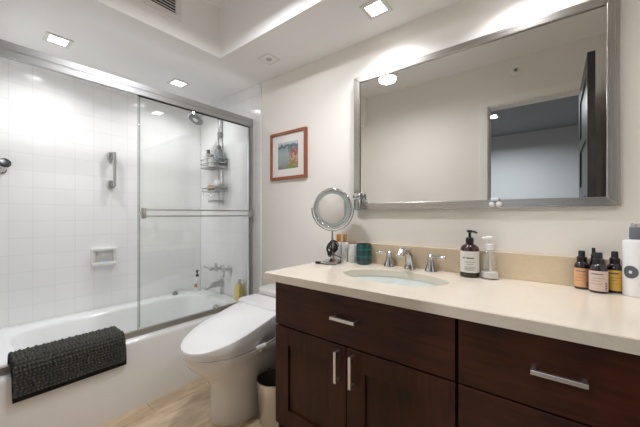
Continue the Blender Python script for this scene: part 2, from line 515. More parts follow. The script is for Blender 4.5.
# hallway behind the doorway
struct(box(-2.6, 2.0, -2.6, FY - 0.12, -0.06, 0).build('floor_hall', 'hallfloor', smooth=False))
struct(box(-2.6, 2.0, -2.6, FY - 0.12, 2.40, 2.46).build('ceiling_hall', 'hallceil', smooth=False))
struct(box(-2.6, 2.0, -2.7, -2.6, 0, 2.46).build('wall_hall_far', 'hall', smooth=False))
struct(box(-2.7, -2.6, -2.7, FY - 0.12, 0, 2.46).build('wall_hall_left', 'hall', smooth=False))
struct(box(2.0, 2.1, -2.7, FY - 0.12, 0, 2.46).build('wall_hall_right', 'hall', smooth=False))
struct(box(0.45, 2.0, FY - 0.12, FY, 0, 2.46).build('wall_hall_near', 'hall', smooth=False))
struct(box(RX - 0.012, RX, FY + 0.015, 0.95, 0, 0.10, 0.003).build('baseboard_right', 'trim', smooth=False))
struct(box(-1.835, DX0 - cw, FY, FY + 0.012, 0, 0.10, 0.003).build('baseboard_front', 'trim', smooth=False))

# the open door leaf (seen in the mirror)
d = bpy.data.objects.new('door_1', None); COL.objects.link(d); d.location = (0.155, FY, 0); OFF['door_1'] = Vector(d.location)
struct(d)
x0, x1, y0, y1 = 0.147, 0.182, FY + 0.02, 0.768
b = B()
b.box(x0 + 0.010, x1 - 0.010, y0 + 0.02, y1 - 0.02, 0.02, 2.03)
b.box(x0, x1, y0, y0 + 0.11, 0.008, 2.045, 0.002).box(x0, x1, y1 - 0.11, y1, 0.008, 2.045, 0.002)
for z0, z1 in ((0.008, 0.20), (0.50, 0.58), (0.86, 0.94), (1.22, 1.30), (1.57, 1.65), (1.94, 2.045)):
    b.box(x0, x1, y0 + 0.10, y1 - 0.10, z0, z1, 0.002)
b.build('leaf', 'dark_door', d, smooth=False)
b = B()
for z in (0.25, 1.05, 1.80): b.tube([(x1 + 0.001, y0 - 0.004, z), (x1 + 0.001, y0 - 0.004, z + 0.09)], 0.006)
b.build('hinges', 'satin', d)
b = B()
for s, xx in ((1, x1),):
    b.lathe((xx, y1 - 0.06, 1.0), [(0.026, 0), (0.026, s * 0.008), (0.010, s * 0.010), (0.010, s * 0.040), (0.024, s * 0.045), (0.024, s * 0.062), (0.012, s * 0.07)], axis='X')
b.build('door_knob', 'satin', d)

# ------------------------------------------------------------------ ceiling fittings
def area(name, loc, size, power, col, parent, shape='SQUARE', spread=pi):
    l = bpy.data.lights.new(name, 'AREA'); l.energy = power; l.color = col; l.shape = shape; l.size = size
    l.spread = spread
    o = bpy.data.objects.new(name, l); COL.objects.link(o)
    o.parent = parent; o.location = Vector(loc) - OFF[parent.name]
    return o

def downlight(label, x, y, z, power, col, half=0.062, group='square downlights', spread=160):
    t = thing('recessed_light', label, 'ceiling light', (x, y, z), group)
    b = B(); w = 0.020
    b.box(x - half, x + half, y - half, y - half + w, z - 0.006, z, 0.0015)
    b.box(x - half, x + half, y + half - w, y + half, z - 0.006, z, 0.0015)
    b.box(x - half, x - half + w, y - half + w, y + half - w, z - 0.006, z, 0.0015)
    b.box(x + half - w, x + half, y - half + w, y + half - w, z - 0.006, z, 0.0015)
    b.build('trim_frame', 'vent', t, smooth=False)
    h = half - w
    box(x - h, x + h, y - h, y + h, z - 0.003, z).build('lens', emit('lens_glow', col, 14), t, smooth=False)
    area('lamp', (x, y, z - 0.007), 2 * h * 0.9, power, col, t, spread=radians(spread))
    return t

downlight('square recessed light over the tub, nearer the left edge', -2.339, 0.422, CZ, P_TUB, NEUTRAL, spread=140)
downlight('square recessed light over the tub, nearer the shower head', -2.35, 1.155, CZ, P_TUB, NEUTRAL, spread=140)
downlight('square recessed light above the left end of the wall mirror', -0.712, 1.358, CZ, P_VANITY, WARM, spread=128)
downlight('square recessed light above the right end of the wall mirror', -0.10, 1.358, CZ, P_VANITY, WARM, spread=128)
t = thing('ceiling_lamp', 'round glowing lamp hanging under the raised ceiling, seen only in the mirror', 'ceiling light', (-1.107, 0.767, TZ))
x, y = -1.107, 0.767
B().lathe((x, y, TZ), [(0.06, 0), (0.06, -0.012), (0.012, -0.018), (0.010, -0.205), (0.030, -0.210)]).build('canopy', 'vent', t)  # long stem is added so the lamp lights the room without a hot spot
B().lathe((x, y, TZ), [(0.075, -0.210), (0.080, -0.213), (0.080, -0.232), (0.076, -0.234)], 36).build('rim', 'vent', t)
B().lathe((x, y, TZ), [(0.072, -0.2342), (0.066, -0.242), (0.03, -0.247)], 36).build('diffuser', emit('diffuser_glow', WARM, 14), t)
area('lamp', (x, y, TZ - 0.250), 0.13, P_TRAY, WARM, t, 'DISK')

downlight('cool white hallway ceiling light seen through the mirrored doorway', -0.655, -1.42, 2.40, P_HALL, COOL, 0.075)

# a square trim with a small dark centre
t = thing('ceiling_sensor', 'small unlit square fitting on the white ceiling near the vanity wall', 'sensor', (-1.51, 1.355, CZ))
x, y = -1.51, 1.355
b = B(); h, w = 0.055, 0.010
b.box(x - h, x + h, y - h, y - h + w, CZ - 0.004, CZ, 0.001).box(x - h, x + h, y + h - w, y + h, CZ - 0.004, CZ, 0.001)
b.box(x - h, x - h + w, y - h + w, y + h - w, CZ - 0.004, CZ, 0.001).box(x + h - w, x + h, y - h + w, y + h - w, CZ - 0.004, CZ, 0.001)
b.build('trim_frame', 'vent', t, smooth=False)
box(x - h + w, x + h - w, y - h + w, y + h - w, CZ - 0.002, CZ).build('plate', 'ceil', t, smooth=False)
B().lathe((x, y, CZ), [(0.020, -0.001), (0.020, -0.005), (0.014, -0.009)]).build('detector', simple('pale_grey_plastic', S((186, 184, 182)), 0.5), t)

# vent grille on the side of the raised part
vx = TX
t = thing('vent_grille', 'white louvred air vent on the side of the raised ceiling', 'vent', (vx, 0.777, 2.30))
y0, y1, z0, z1 = 0.675, 0.879, 2.252, 2.425
b = B(); w = 0.034
b.box(vx, vx + 0.007, y0, y1, z0, z0 + w, 0.002).box(vx, vx + 0.007, y0, y1, z1 - w, z1, 0.002)
b.box(vx, vx + 0.007, y0, y0 + w, z0 + w, z1 - w, 0.002).box(vx, vx + 0.007, y1 - w, y1, z0 + w, z1 - w, 0.002)
b.build('frame', 'vent', t, smooth=False)
box(vx, vx + 0.001, y0 + w, y1 - w, z0 + w, z1 - w).build('backing', 'darkgap', t, smooth=False)  # near-black sheet paints the shade between the slats
zz = z0 + w + 0.006
while zz < z1 - w - 0.006:
    B().poly([(vx + 0.001, y0 + w, zz + 0.009), (vx + 0.0065, y0 + w, zz + 0.001), (vx + 0.0065, y0 + w, zz + 0.003), (vx + 0.001, y0 + w, zz + 0.011)], (0, y1 - y0 - 2 * w, 0)).build('slat', 'vent', t, smooth=False)
    zz += 0.0165

# small sprinkler head on the wall above the door (seen in the mirror)
t = thing('sprinkler_head', 'small round wall fitting above the doorway, seen in the mirror', 'sprinkler', (-0.27, FY, 2.37))
B().lathe((-0.27, FY, 2.37), [(0.050, 0), (0.050, 0.005), (0.044, 0.008), (0.012, 0.010)], axis='Y').build('escutcheon', 'trim', t)
B().lathe((-0.27, FY, 2.37), [(0.010, 0.009), (0.010, 0.020), (0.014, 0.021), (0.014, 0.024)], axis='Y').build('deflector', 'greyplastic', t)

# ------------------------------------------------------------------ bathtub
TUBZ = 0.39
ax = -1.865
t = thing('bathtub', 'long white bathtub with a plain apron, behind the glass doors', 'bathtub', (-2.3, 0.85, 0))
cx, cy, hx, hy = (LX + ax) / 2, (0.128 + WY - 0.011) / 2, (ax - LX) / 2 - 0.0005, (WY - 0.011 - 0.128) / 2
rings = [rrect(cx, cy, hx, hy, 0.004, 0.0), rrect(cx, cy, hx, hy, 0.004, TUBZ - 0.022), rrect(cx, cy, hx - 0.003, hy - 0.002, 0.005, TUBZ - 0.010), rrect(cx, cy, hx - 0.010, hy - 0.008, 0.008, TUBZ - 0.002), rrect(cx, cy, hx - 0.020, hy - 0.016, 0.01, TUBZ)]
bx0, bx1, by0, by1 = -2.57, -1.99, 0.23, 1.42
bcx, bcy, bhx, bhy = (bx0 + bx1) / 2, (by0 + by1) / 2, (bx1 - bx0) / 2, (by1 - by0) / 2
rings += [rrect(bcx, bcy, bhx + 0.012, bhy + 0.012, 0.15, TUBZ), rrect(bcx, bcy, bhx + 0.003, bhy + 0.003, 0.145, TUBZ - 0.004), rrect(bcx, bcy, bhx - 0.005, bhy - 0.006, 0.14, TUBZ - 0.016),
          rrect(bcx, bcy, bhx - 0.03, bhy - 0.05, 0.13, 0.20), rrect(bcx, bcy, bhx - 0.05, bhy - 0.09, 0.12, 0.09), rrect(bcx, bcy, bhx - 0.09, bhy - 0.14, 0.10, 0.06), rrect(bcx, bcy, bhx * 0.3, bhy * 0.3, 0.05, 0.055)]
B().loops(rings).build('basin', 'tub', t)
B().lathe((-2.19, 1.388, 0.325), [(0.036, 0.0), (0.036, -0.010), (0.028, -0.016), (0.010, -0.018)], axis='Y').build('overflow_plate', 'chrome', t)
B().lathe((-2.28, 1.16, 0.058), [(0.026, 0), (0.026, 0.004), (0.014, 0.010), (0.006, 0.012)]).build('drain', 'chrome', t)

# ------------------------------------------------------------------ shower door
dx = -1.955
t = thing('shower_door', 'sliding glass shower door in a brushed metal frame on the tub rim', 'shower door', (dx, 0.85, TUBZ))
ya, yb = 0.125, WY - 0.010
# header rail: profile swept along the tub
prof = [(dx - 0.025, 1.82), (dx + 0.014, 1.82), (dx + 0.014, 1.812), (dx + 0.024, 1.812), (dx + 0.024, 1.840), (dx + 0.0225, 1.842), (dx + 0.0225, 1.846), (dx + 0.024, 1.848), (dx + 0.024, 1.880), (dx - 0.025, 1.880)]
B().poly([(x, ya, z) for x, z in prof], (0, yb - ya, 0)).build('header_rail', 'alu', t, smooth=False)
prof = [(dx - 0.015, TUBZ), (dx + 0.044, TUBZ), (dx + 0.044, TUBZ + 0.006), (dx + 0.040, TUBZ + 0.034), (dx + 0.022, TUBZ + 0.034), (dx + 0.020, TUBZ + 0.012), (dx - 0.002, TUBZ + 0.012), (dx - 0.004, TUBZ + 0.026), (dx - 0.015, TUBZ + 0.018)]
B().poly([(x, ya, z) for x, z in prof], (0, yb - ya, 0)).build('bottom_track', 'alutrack', t, smooth=False, bevel=0.001)
for yy, s in ((yb, -1), (ya, 1)):
    box(dx - 0.020, dx + 0.020, min(yy, yy + s * 0.022), max(yy, yy + s * 0.022), TUBZ + 0.036, 1.818, 0.002).build('wall_jamb', 'satin', t, smooth=False)
def panel(x, y0, y1):
    g = box(x - 0.003, x + 0.003, y0, y1, TUBZ + 0.020, 1.819).build('glass_panel', 'glass', t, smooth=False)
    return g
box(dx + 0.001, dx + 0.019, yb - 0.034, yb - 0.0235, TUBZ + 0.036, 1.818).build('seal', 'greyplastic', t, smooth=False)
g1 = panel(dx + 0.010, 0.715, yb - 0.035)
B().box(dx + 0.0068, dx + 0.0132, 0.7125, 0.7149, TUBZ + 0.020, 1.819).build('polished_edge', 'glassedge', g1, smooth=False)
g2 = panel(dx - 0.012, 0.732, yb - 0.026)
B().box(dx - 0.0152, dx - 0.0088, 0.7295, 0.7319, TUBZ + 0.030, 1.819).build('polished_edge', 'glassedge', g2, smooth=False)
B().box(dx + 0.004, dx + 0.016, 0.717, yb - 0.035, 1.806, 1.8195, 0.001).build('panel_top_rail', 'darkgap', t, smooth=False)
# wide double-rail towel bar on the outer panel
b = B()
xb = dx + 0.055
b.tube([(xb, 0.728, 1.131), (xb, 1.535, 1.131)], 0.005, 12)
b.tube([(xb, 0.728, 1.092), (xb, 1.535, 1.092)], 0.005, 12)
b.build('towel_bar', 'satin', g1)
for yy in (0.727, 1.520):
    b = box(xb - 0.010, xb + 0.010, yy - 0.012, yy + 0.012, 1.078, 1.142, 0.003)
    b.box(dx + 0.0132, xb - 0.009, yy - 0.008, yy + 0.008, 1.10, 1.12, 0.002)
    b.build('bracket', 'satin', g1)

# ------------------------------------------------------------------ fittings on the tiles
# vertical grab bar
t = thing('grab_bar', 'short vertical chrome grab bar on the tiled tub wall', 'grab bar', (LX, 0.80, 1.45))
yg = 0.805
for z in (1.558, 1.34):
    box(LX, LX + 0.045, yg - 0.022, yg + 0.022, z - 0.026, z + 0.026, 0.005).build('mount', 'chrome', t)
B().tube([(LX + 0.055, yg + 0.012, 1.318), (LX + 0.055, yg + 0.012, 1.585)], 0.011, 14).build('bar', 'satin', t)

# soap dish
t = thing('soap_dish', 'white ceramic soap dish set into the tiled tub wall', 'soap dish', (LX, 0.755, 0.71))
y0, y1, z0, z1 = 0.678, 0.836, 0.715, 0.848
b = B()
b.box(LX, LX + 0.012, y0, y1, z0, z1, 0.004)
b.box(LX + 0.010, LX + 0.05, y0, y1, z1 - 0.022, z1, 0.007)
b.box(LX + 0.010, LX + 0.055, y0, y1, z0, z0 + 0.026, 0.008)
b.box(LX + 0.010, LX + 0.042, y0, y0 + 0.020, z0 + 0.01, z1 - 0.01, 0.006)
b.box(LX + 0.010, LX + 0.042, y1 - 0.020, y1, z0 + 0.01, z1 - 0.01, 0.006)
b.build('tray', 'porcelain', t)
t2 = tag(B().loops([rrect(LX + 0.034, 0.757, 0.016, 0.026, 0.014, z, 8) for z in (z0 + 0.0262, z0 + 0.032, z0 + 0.036)]).build('soap_bar', simple('pale_blue_soap', S((188, 206, 222)), 0.4)), 'small pale blue soap bar in the white soap dish', 'soap')

# black-ended fitting at the left edge
t = thing('towel_hook', 'black ended chrome wall hook jutting from the tiles at the left edge', 'hook', (LX, 0.225, 1.38))
B().lathe((LX, 0.215, 1.385), [(0.030, 0), (0.030, 0.006), (0.022, 0.010)], axis='X').build('escutcheon', 'chrome', t)
dv = Vector((0.085, 0.022, 0.045))
B().lathe_dir((LX + 0.008, 0.208, 1.378), dv, [(0.020, 0), (0.022, 0.03), (0.026, 0.07), (0.028, 0.088)]).build('stem', 'satin', t)
e = Vector((LX + 0.008, 0.208, 1.378)) + dv.normalized() * 0.086
B().lathe_dir(e, dv, [(0.030, 0), (0.031, 0.006), (0.028, 0.012), (0.02, 0.014)]).build('end_cap', 'black', t)

# shower head on its arm
WT = WY - 0.009
t = thing('overhead_shower', 'round chrome shower head on an arm from the tiled wall', 'shower head', (-2.37, WT, 1.99))
B().lathe((-2.37, WT, 1.985), [(0.030, 0), (0.028, -0.006), (0.014, -0.014)], axis='Y').build('escutcheon', 'chrome', t)
hc = Vector((-2.405, 1.335, 1.925))
B().tube([(-2.37, WT - 0.004, 1.985), (-2.372, 1.50, 1.992), (-2.38, 1.43, 1.982), (-2.39, 1.385, 1.962), (-2.398, 1.36, 1.946)], 0.009, 12).build('arm', 'chrome', t)
hd = Vector((0.10, -0.45, -0.80)).normalized()
hb = hc - hd * 0.028
head = B().lathe_dir(hb, hd, [(0.016, -0.012), (0.024, 0.0), (0.038, 0.006), (0.066, 0.022), (0.071, 0.03), (0.070, 0.040), (0.064, 0.042)], 36).build('head', 'chrome', t)
B().lathe_dir(hb + hd * 0.0425, hd, [(0.060, 0), (0.059, 0.003), (0.028, 0.0035)], 36).build('spray_face', 'greyplastic', head)
B().lathe_dir(hb + hd * 0.0465, hd, [(0.024, 0), (0.023, 0.002), (0.010, 0.0025)]).build('spray_centre', 'chrome', head)

# wire caddy hanging from the arm
cxx = -2.385
t = thing('shower_caddy', 'wire shower caddy hanging on the tiled wall below the shower head', 'caddy', (cxx, WT - 0.01, 1.2))
cy0, cy1 = 1.435, WT - 0.006
b = B()
for s in (-0.030, 0.030):
    b.tube([(cxx + s, cy1, 1.185), (cxx + s, cy1, 1.90), (cxx + s * 0.9, cy1, 1.955)], 0.0035, 8)
b.tube([(cxx - 0.027, cy1, 1.955), (cxx - 0.022, cy1 - 0.006, 1.998), (cxx + 0.022, cy1 - 0.006, 1.998), (cxx + 0.027, cy1, 1.955)], 0.0035, 8)
b.build('hanger', 'chrome', t)
def basket(x0, x1, y0, y1, z0, rails, n, name='basket'):
    b = B()
    for z in [z0] + [z0 + r for r in rails]:
        b.tube(rrect((x0 + x1) / 2, (y0 + y1) / 2, (x1 - x0) / 2, (y1 - y0) / 2, 0.015, z, 5), 0.0042, 6, closed=True)
    for i in range(n):
        x = x0 + 0.012 + (x1 - x0 - 0.024) * i / (n - 1)
        b.tube([(x, y0, z0), (x, y1, z0)], 0.002, 6)
    zt = z0 + max(rails)
    for x, y in ((x0, y0 + 0.016), (x1, y0 + 0.016), (x0, y1 - 0.016), (x1, y1 - 0.016), (x0 + 0.03, y0), (x1 - 0.03, y0), ((x0 + x1) / 2, y0)):
        b.tube([(x, y, z0), (x, y, zt)], 0.002, 6)
    return b.build(name, 'chrome', t)
basket(cxx - 0.145, cxx + 0.125, cy0, cy1, 1.520, (0.035, 0.075), 14)
basket(cxx - 0.135, cxx + 0.12, cy0 + 0.01, cy1, 1.310, (0.028,), 14, 'shelf')
basket(cxx - 0.06, cxx + 0.06, cy0 + 0.03, cy1, 1.215, (0.012,), 7, 'soap_tray')
for s in (-0.10, 0.02, 0.10):
    B().tube([(cxx + s, cy0 + 0.012, 1.31), (cxx + s, cy0 + 0.012, 1.275), (cxx + s, cy0, 1.262), (cxx + s, cy0 - 0.012, 1.272)], 0.002, 6).build('hook', 'chrome', t)

def lathe_thing(name, label, cat, x, y, z, parts, group=None):
    """parts: (part name, material, profile of (radius, height))"""
    t = thing(name, label, cat, (x, y, z), group)
    for pn, mt, prof in parts: B().lathe((x, y, z), prof).build(pn, mt, t)
    return t

lathe_thing('shampoo_bottle', 'slim pale bottle with a dark cap at the left of the caddy top basket', 'bottle', cxx - 0.108, 1.50, 1.524,
            [('body', 'frosted', [(0.026, 0), (0.028, 0.004), (0.028, 0.12), (0.014, 0.135)]), ('cap', 'greyplastic', [(0.016, 0.135), (0.016, 0.168), (0.013, 0.171)])], 'bottles in the shower caddy')
lathe_thing('shampoo_bottle', 'short clear tub with a grey lid in the middle of the caddy top basket', 'bottle', cxx - 0.040, 1.50, 1.524,
            [('body', 'whiteplastic', [(0.032, 0), (0.034, 0.004), (0.034, 0.085), (0.030, 0.09)]), ('cap', 'greyplastic', [(0.014, 0.09), (0.014, 0.115), (0.011, 0.118)])], 'bottles in the shower caddy')
lathe_thing('shampoo_bottle', 'tall grey bottle at the right of the caddy top basket', 'bottle', cxx + 0.062, 1.50, 1.524,
            [('body', simple('grey_bottle', S((128, 132, 134)), 0.3), [(0.036, 0), (0.040, 0.006), (0.038, 0.13), (0.028, 0.15)]), ('cap', 'greyplastic', [(0.020, 0.15), (0.020, 0.18), (0.016, 0.184)])], 'bottles in the shower caddy')
# squeegee hanging on the caddy hanger
t = thing('razor', 'grey razor hanging at the top of the caddy hanger', 'razor', (cxx + 0.012, 1.545, 1.80))
B().tube([(cxx + 0.012, 1.540, 1.955), (cxx + 0.014, 1.535, 1.90), (cxx + 0.018, 1.535, 1.84)], 0.006, 10).build('handle', 'satin', t)
B().poly([(cxx - 0.014, 1.528, 1.845), (cxx + 0.040, 1.528, 1.845), (cxx + 0.028, 1.528, 1.795), (cxx + 0.0, 1.528, 1.79)], (0, 0.020, 0)).build('head', 'greyplastic', t, bevel=0.003)
b = B()
bmesh.ops.create_icosphere(b.bm, subdivisions=3, radius=1)
for v in b.bm.verts:
    k = 1 + 0.12 * sin(9 * v.co.x) * sin(8 * v.co.y + 1) * sin(10 * v.co.z)
    v.co = Vector((cxx - 0.055 + v.co.x * 0.042 * k, 1.495 + v.co.y * 0.030 * k, 1.343 + v.co.z * 0.030 * k))
tag(b.build('sponge', 'loofah'), 'tan sponge on the caddy middle shelf', 'sponge')
b = B()
bmesh.ops.create_icosphere(b.bm, subdivisions=3, radius=1)
for v in b.bm.verts:
    k = 1 + 0.18 * sin(14 * v.co.x + 2) * sin(13 * v.co.y) * sin(15 * v.co.z)
    v.co = Vector((cxx + 0.045 + v.co.x * 0.046 * k, 1.497 + v.co.y * 0.034 * k, 1.364 + v.co.z * 0.044 * k))
tag(b.build('shower_puff', simple('white_net', S((206, 206, 208)), 0.9)), 'white bath puff on the caddy middle shelf', 'bath puff')

# tub spout and taps
t = thing('tub_spout', 'chrome bathtub spout on the tiled wall above the tub', 'spout', (-2.37, WT, 0.46))
b = B()
rings = []
for y, hw, zt, zb in ((WT, 0.028, 0.510, 0.455), (1.53, 0.028, 0.510, 0.455), (1.48, 0.026, 0.506, 0.456), (1.43, 0.024, 0.490, 0.452), (1.405, 0.021, 0.476, 0.444), (1.398, 0.016, 0.468, 0.446)):
    rings.append([(-2.37 + hw * cos(a), y, (zt + zb) / 2 + (zt - zb) / 2 * sin(a)) for a in [2 * pi * i / 20 for i in range(20)]])
b.loops(rings).build('body', 'satin', t)
B().lathe((-2.37, WT, 0.483), [(0.036, 0), (0.036, -0.008), (0.030, -0.012)], axis='Y').build('flange', 'chrome', t)
def tap(label, x, z, lever):
    t = thing('tub_tap', label, 'tap', (x, WT, z), 'taps over the tub spout')
    B().lathe((x, WT, z), [(0.030, 0), (0.030, -0.008), (0.016, -0.018), (0.013, -0.045), (0.017, -0.05), (0.017, -0.066), (0.010, -0.07)], axis='Y').build('valve', 'chrome', t)
    B().tube([(x, WT - 0.058, z), (x + lever[0] * 0.5, WT - 0.062, z + lever[1] * 0.5), (x + lever[0], WT - 0.066, z + lever[1])], [0.008, 0.006, 0.009], 12).build('lever', 'satin', t)
tap('chrome tub tap with its lever pointing left, leftmost over the spout', -2.46, 0.606, (-0.10, 0.012))
tap('chrome tub tap with its lever raised, middle one over the spout', -2.36, 0.620, (-0.012, 0.05))
tap('chrome tub tap with its lever hanging down, rightmost over the spout', -2.25, 0.622, (0.006, -0.06))

# things on the tub ledge
t = thing('soap_pump_bottle', 'slim white bottle with a black pump on the far tub corner', 'bottle', (-2.572, 1.50, TUBZ))
x, y, z = -2.630, 1.470, TUBZ
B().lathe((x, y, z), [(0.029, 0), (0.031, 0.004), (0.030, 0.10), (0.022, 0.125), (0.014, 0.132)]).build('body', 'whiteplastic', t)
pm = B().lathe((x, y, z), [(0.015, 0.132), (0.015, 0.150), (0.006, 0.152), (0.006, 0.180), (0.012, 0.182), (0.012, 0.192)]).tube([(x, y, z + 0.187), (x + 0.02, y - 0.02, z + 0.187), (x + 0.028, y - 0.028, z + 0.180)], 0.005, 8).build('pump', 'black', t)
B().arc((x, y), 0.0302, -1.5, -0.5, z + 0.038, z + 0.072).build('emblem', 'browncap', t)

t = thing('shampoo_bottle', 'yellow bottle with a white cap on the tub ledge by the door jamb', 'bottle', (-2.045, 1.505, TUBZ))
x, y, z = -2.062, 1.520, TUBZ
B().loops([rrect(x, y, a, bb, 0.02, z + h, 6) for a, bb, h in ((0.034, 0.024, 0), (0.038, 0.026, 0.008), (0.041, 0.026, 0.06), (0.038, 0.026, 0.115), (0.024, 0.020, 0.138))]).build('body', 'yellowliq', t)
B().lathe((x, y, z), [(0.018, 0.138), (0.018, 0.172), (0.015, 0.178)]).build('cap', 'whiteplastic', t)

t = thing('bath_plug', 'small dark cone shaped bath plug on the far tub ledge', 'plug', (-2.645, 1.27, TUBZ))
x, y, z = -2.655, 1.275, TUBZ
B().lathe((x, y, z), [(0.024, 0), (0.024, 0.010), (0.014, 0.024), (0.008, 0.032)]).build('stopper', 'greyplastic', t)
B().tube([(x, y, z + 0.030), (x + 0.012, y + 0.02, z + 0.038), (x + 0.015, y + 0.08, z + 0.03), (x + 0.02, y + 0.13, z + 0.012), (x + 0.03, y + 0.17, z + 0.004)], 0.0022, 6).build('chain', 'satin', t)

# ------------------------------------------------------------------ bath mat folded over the tub edge
def offset_path(path, n):
    pts = [Vector((p[0], 0, p[1])) for p in path]
    L = [0]
    for a, c in zip(pts, pts[1:]): L.append(L[-1] + (c - a).length)
    out = []
    for i in range(n):
        s = L[-1] * i / (n - 1)
        k = max(j for j in range(len(L)) if L[j] <= s + 1e-9); k = min(k, len(L) - 2)
        f = (s - L[k]) / (L[k + 1] - L[k])
        out.append(pts[k].lerp(pts[k + 1], f))
    # smooth the corners
    for _ in range(int((n / 17) ** 2)):
        break
    return out, L[-1]

t = thing('bath_mat', 'charcoal ribbed bath mat folded over the tub rim and door track', 'bath mat', (-1.9, 0.40, TUBZ))
def drape(xi, xo, zi, zt, zo, r):
    a = [(xi, zi), (xi, zt - r)] + [(xi + r - r * cos(k * pi / 16), zt - r + r * sin(k * pi / 16)) for k in range(1, 9)]
    return a + [(xo - r + r * sin(k * pi / 16), zt - r + r * cos(k * pi / 16)) for k in range(0, 9)] + [(xo, zo)]
mpath = drape(-2.020, -1.8465, 0.345, 0.446, 0.300, 0.036)
def sheet(path, ys, thick, amp, rows, cols, per, skew=0.0):
    n = rows * per + 1; m = cols * per + 1
    pts, L = offset_path(path, n)
    nr = []
    for i in range(n):
        tg = (pts[min(i + 1, n - 1)] - pts[max(i - 1, 0)]).normalized()
        nr.append(Vector((-tg.z, 0, tg.x)))
    top, bot = [], []
    for j in range(m):
        v = j / (m - 1); y = ys[0] + (ys[1] - ys[0]) * v
        ra, rb = [], []
        for i in range(n):
            jit = 0
            a = abs(sin(pi * i / per)) ** 0.8 if amp else 0; c = abs(sin(pi * j / per)) ** 0.8 if amp else 0
            h = thick + amp * a * c * (0.9 + 0.2 * sin(int(i / per) * 12.9898 + int(j / per) * 78.233))
            lean = Vector((0, 0, -skew * v * max(0, (i / (n - 1) - 0.75)) * 4))
            p = pts[i] + Vector((0, y + 0.003 * sin(i * 0.21), 0)) + lean
            ra.append(p + nr[i] * h); rb.append(p)
        top.append(ra); bot.append(rb)
    b = B()
    rings = [top[j] + list(reversed(bot[j])) for j in range(m)]
    b.loops(rings)
    return b
sheet(mpath, (0.186, 0.612), 0.005, 0.012, 26, 30, 8).build('pile', 'matpile', t)
bpath = drape(-2.014, -1.8525, 0.335, 0.440, 0.278, 0.032)
sheet(bpath, (0.180, 0.618), 0.005, 0, 20, 12, 2, 0.0).build('backing', 'matback', t)

# ------------------------------------------------------------------ toilet
t = thing('toilet', 'white one piece toilet with a bidet seat, lid down, beside the vanity', 'toilet', (-1.42, 1.2, 0))
tx = -1.412
def egg(z, yf, yb, hw, n=40, pw=2.3, ym=None):
    ym = ym if ym is not None else yf + hw * 1.35
    ring = []
    for i in range(n):
        a = 2 * pi * i / n
        c, s = cos(a), sin(a)
        x = hw * math.copysign(abs(c) ** (2 / 2.08), c)
        if s < 0: y = ym + (ym - yf) * math.copysign(abs(s) ** (2 / 2.0), s)
        else: y = ym + (yb - ym) * math.copysign(abs(s) ** (2 / 9.0), s); x = hw * math.copysign(abs(c) ** (2 / 9.0), c)
        zz = z(y) if callable(z) else z
        ring.append((tx + x, y, zz))
    return ring
b = B()
b.loops([egg(0.0, 0.878, 1.545, 0.125), egg(0.012, 0.872, 1.55, 0.130), egg(0.10, 0.880, 1.55, 0.124), egg(0.19, 0.872, 1.555, 0.128), egg(0.235, 0.848, 1.555, 0.142),
         egg(0.285, 0.800, 1.555, 0.163), egg(0.335, 0.752, 1.555, 0.180), egg(0.37, 0.735, 1.555, 0.186), egg(0.392, 0.738, 1.555, 0.184), egg(0.395, 0.76, 1.54, 0.165)])
b.build('bowl', 'porcelain', t)
zt = lambda y: 0.436 + 0.112 * max(0, (y - 0.72)) / 0.46
seat_b = lambda y: 0.397
seat_t = lambda y: 0.408 + 0.040 * max(0, (y - 0.72)) / 0.46
B().loops([egg(seat_b, 0.730, 1.18, 0.178), egg(seat_t, 0.728, 1.18, 0.180)]).build('seat', 'seatplastic', t)
lo = lambda y: seat_t(y) + 0.0025
B().loops([egg(lo, 0.728, 1.178, 0.180), egg(lo, 0.723, 1.182, 0.185), egg(lambda y: zt(y) - 0.012, 0.719, 1.185, 0.187), egg(lambda y: zt(y) - 0.004, 0.722, 1.183, 0.184), egg(zt, 0.735, 1.178, 0.174), egg(lambda y: zt(y) + 0.004, 0.80, 1.15, 0.12), egg(lambda y: zt(y) + 0.005, 0.90, 1.10, 0.04)]).build('lid', 'seatplastic', t)
cu = B().loops([rrect(tx - 0.005, 1.272, 0.222, 0.085, 0.03, 0.397), rrect(tx - 0.005, 1.272, 0.228, 0.085, 0.03, 0.47), rrect(tx - 0.005, 1.272, 0.226, 0.083, 0.03, 0.543), rrect(tx - 0.005, 1.272, 0.216, 0.074, 0.03, 0.553)]).build('bidet_unit', 'seatplastic', t)
box(tx + 0.223, tx + 0.236, 1.21, 1.24, 0.475, 0.487, 0.002).build('side_knob', 'black', cu)
box(tx + 0.07, tx + 0.11, 1.25, 1.256, 0.5532, 0.5538).build('print', 'print_grey', cu, smooth=False)
B().loops([rrect(tx, 1.462, 0.228, 0.098, 0.05, z) for z in (0.396, 0.45, 0.552)]).build('tank', 'porcelain', t)
B().loops([rrect(tx, 1.462, a, c, 0.055, z) for a, c, z in ((0.236, 0.104, 0.554), (0.240, 0.107, 0.561), (0.240, 0.107, 0.582), (0.234, 0.101, 0.590), (0.15, 0.06, 0.593))]).build('tank_lid', 'porcelain', t)
# bidet water hose with its white T valve on the near side
B().tube([(tx + 0.180, 1.025, 0.392), (tx + 0.205, 1.055, 0.410), (tx + 0.228, 1.095, 0.432), (tx + 0.245, 1.15, 0.452), (tx + 0.242, 1.20, 0.462), (tx + 0.222, 1.225, 0.466)], 0.007, 10).build('hose', 'satin', t)
b = B().tube([(tx + 0.186, 1.015, 0.400), (tx + 0.212, 1.055, 0.414)], 0.012, 14)
b.tube([(tx + 0.199, 1.035, 0.405), (tx + 0.196, 1.032, 0.382)], 0.008, 12)
b.build('valve', 'seatplastic', t)

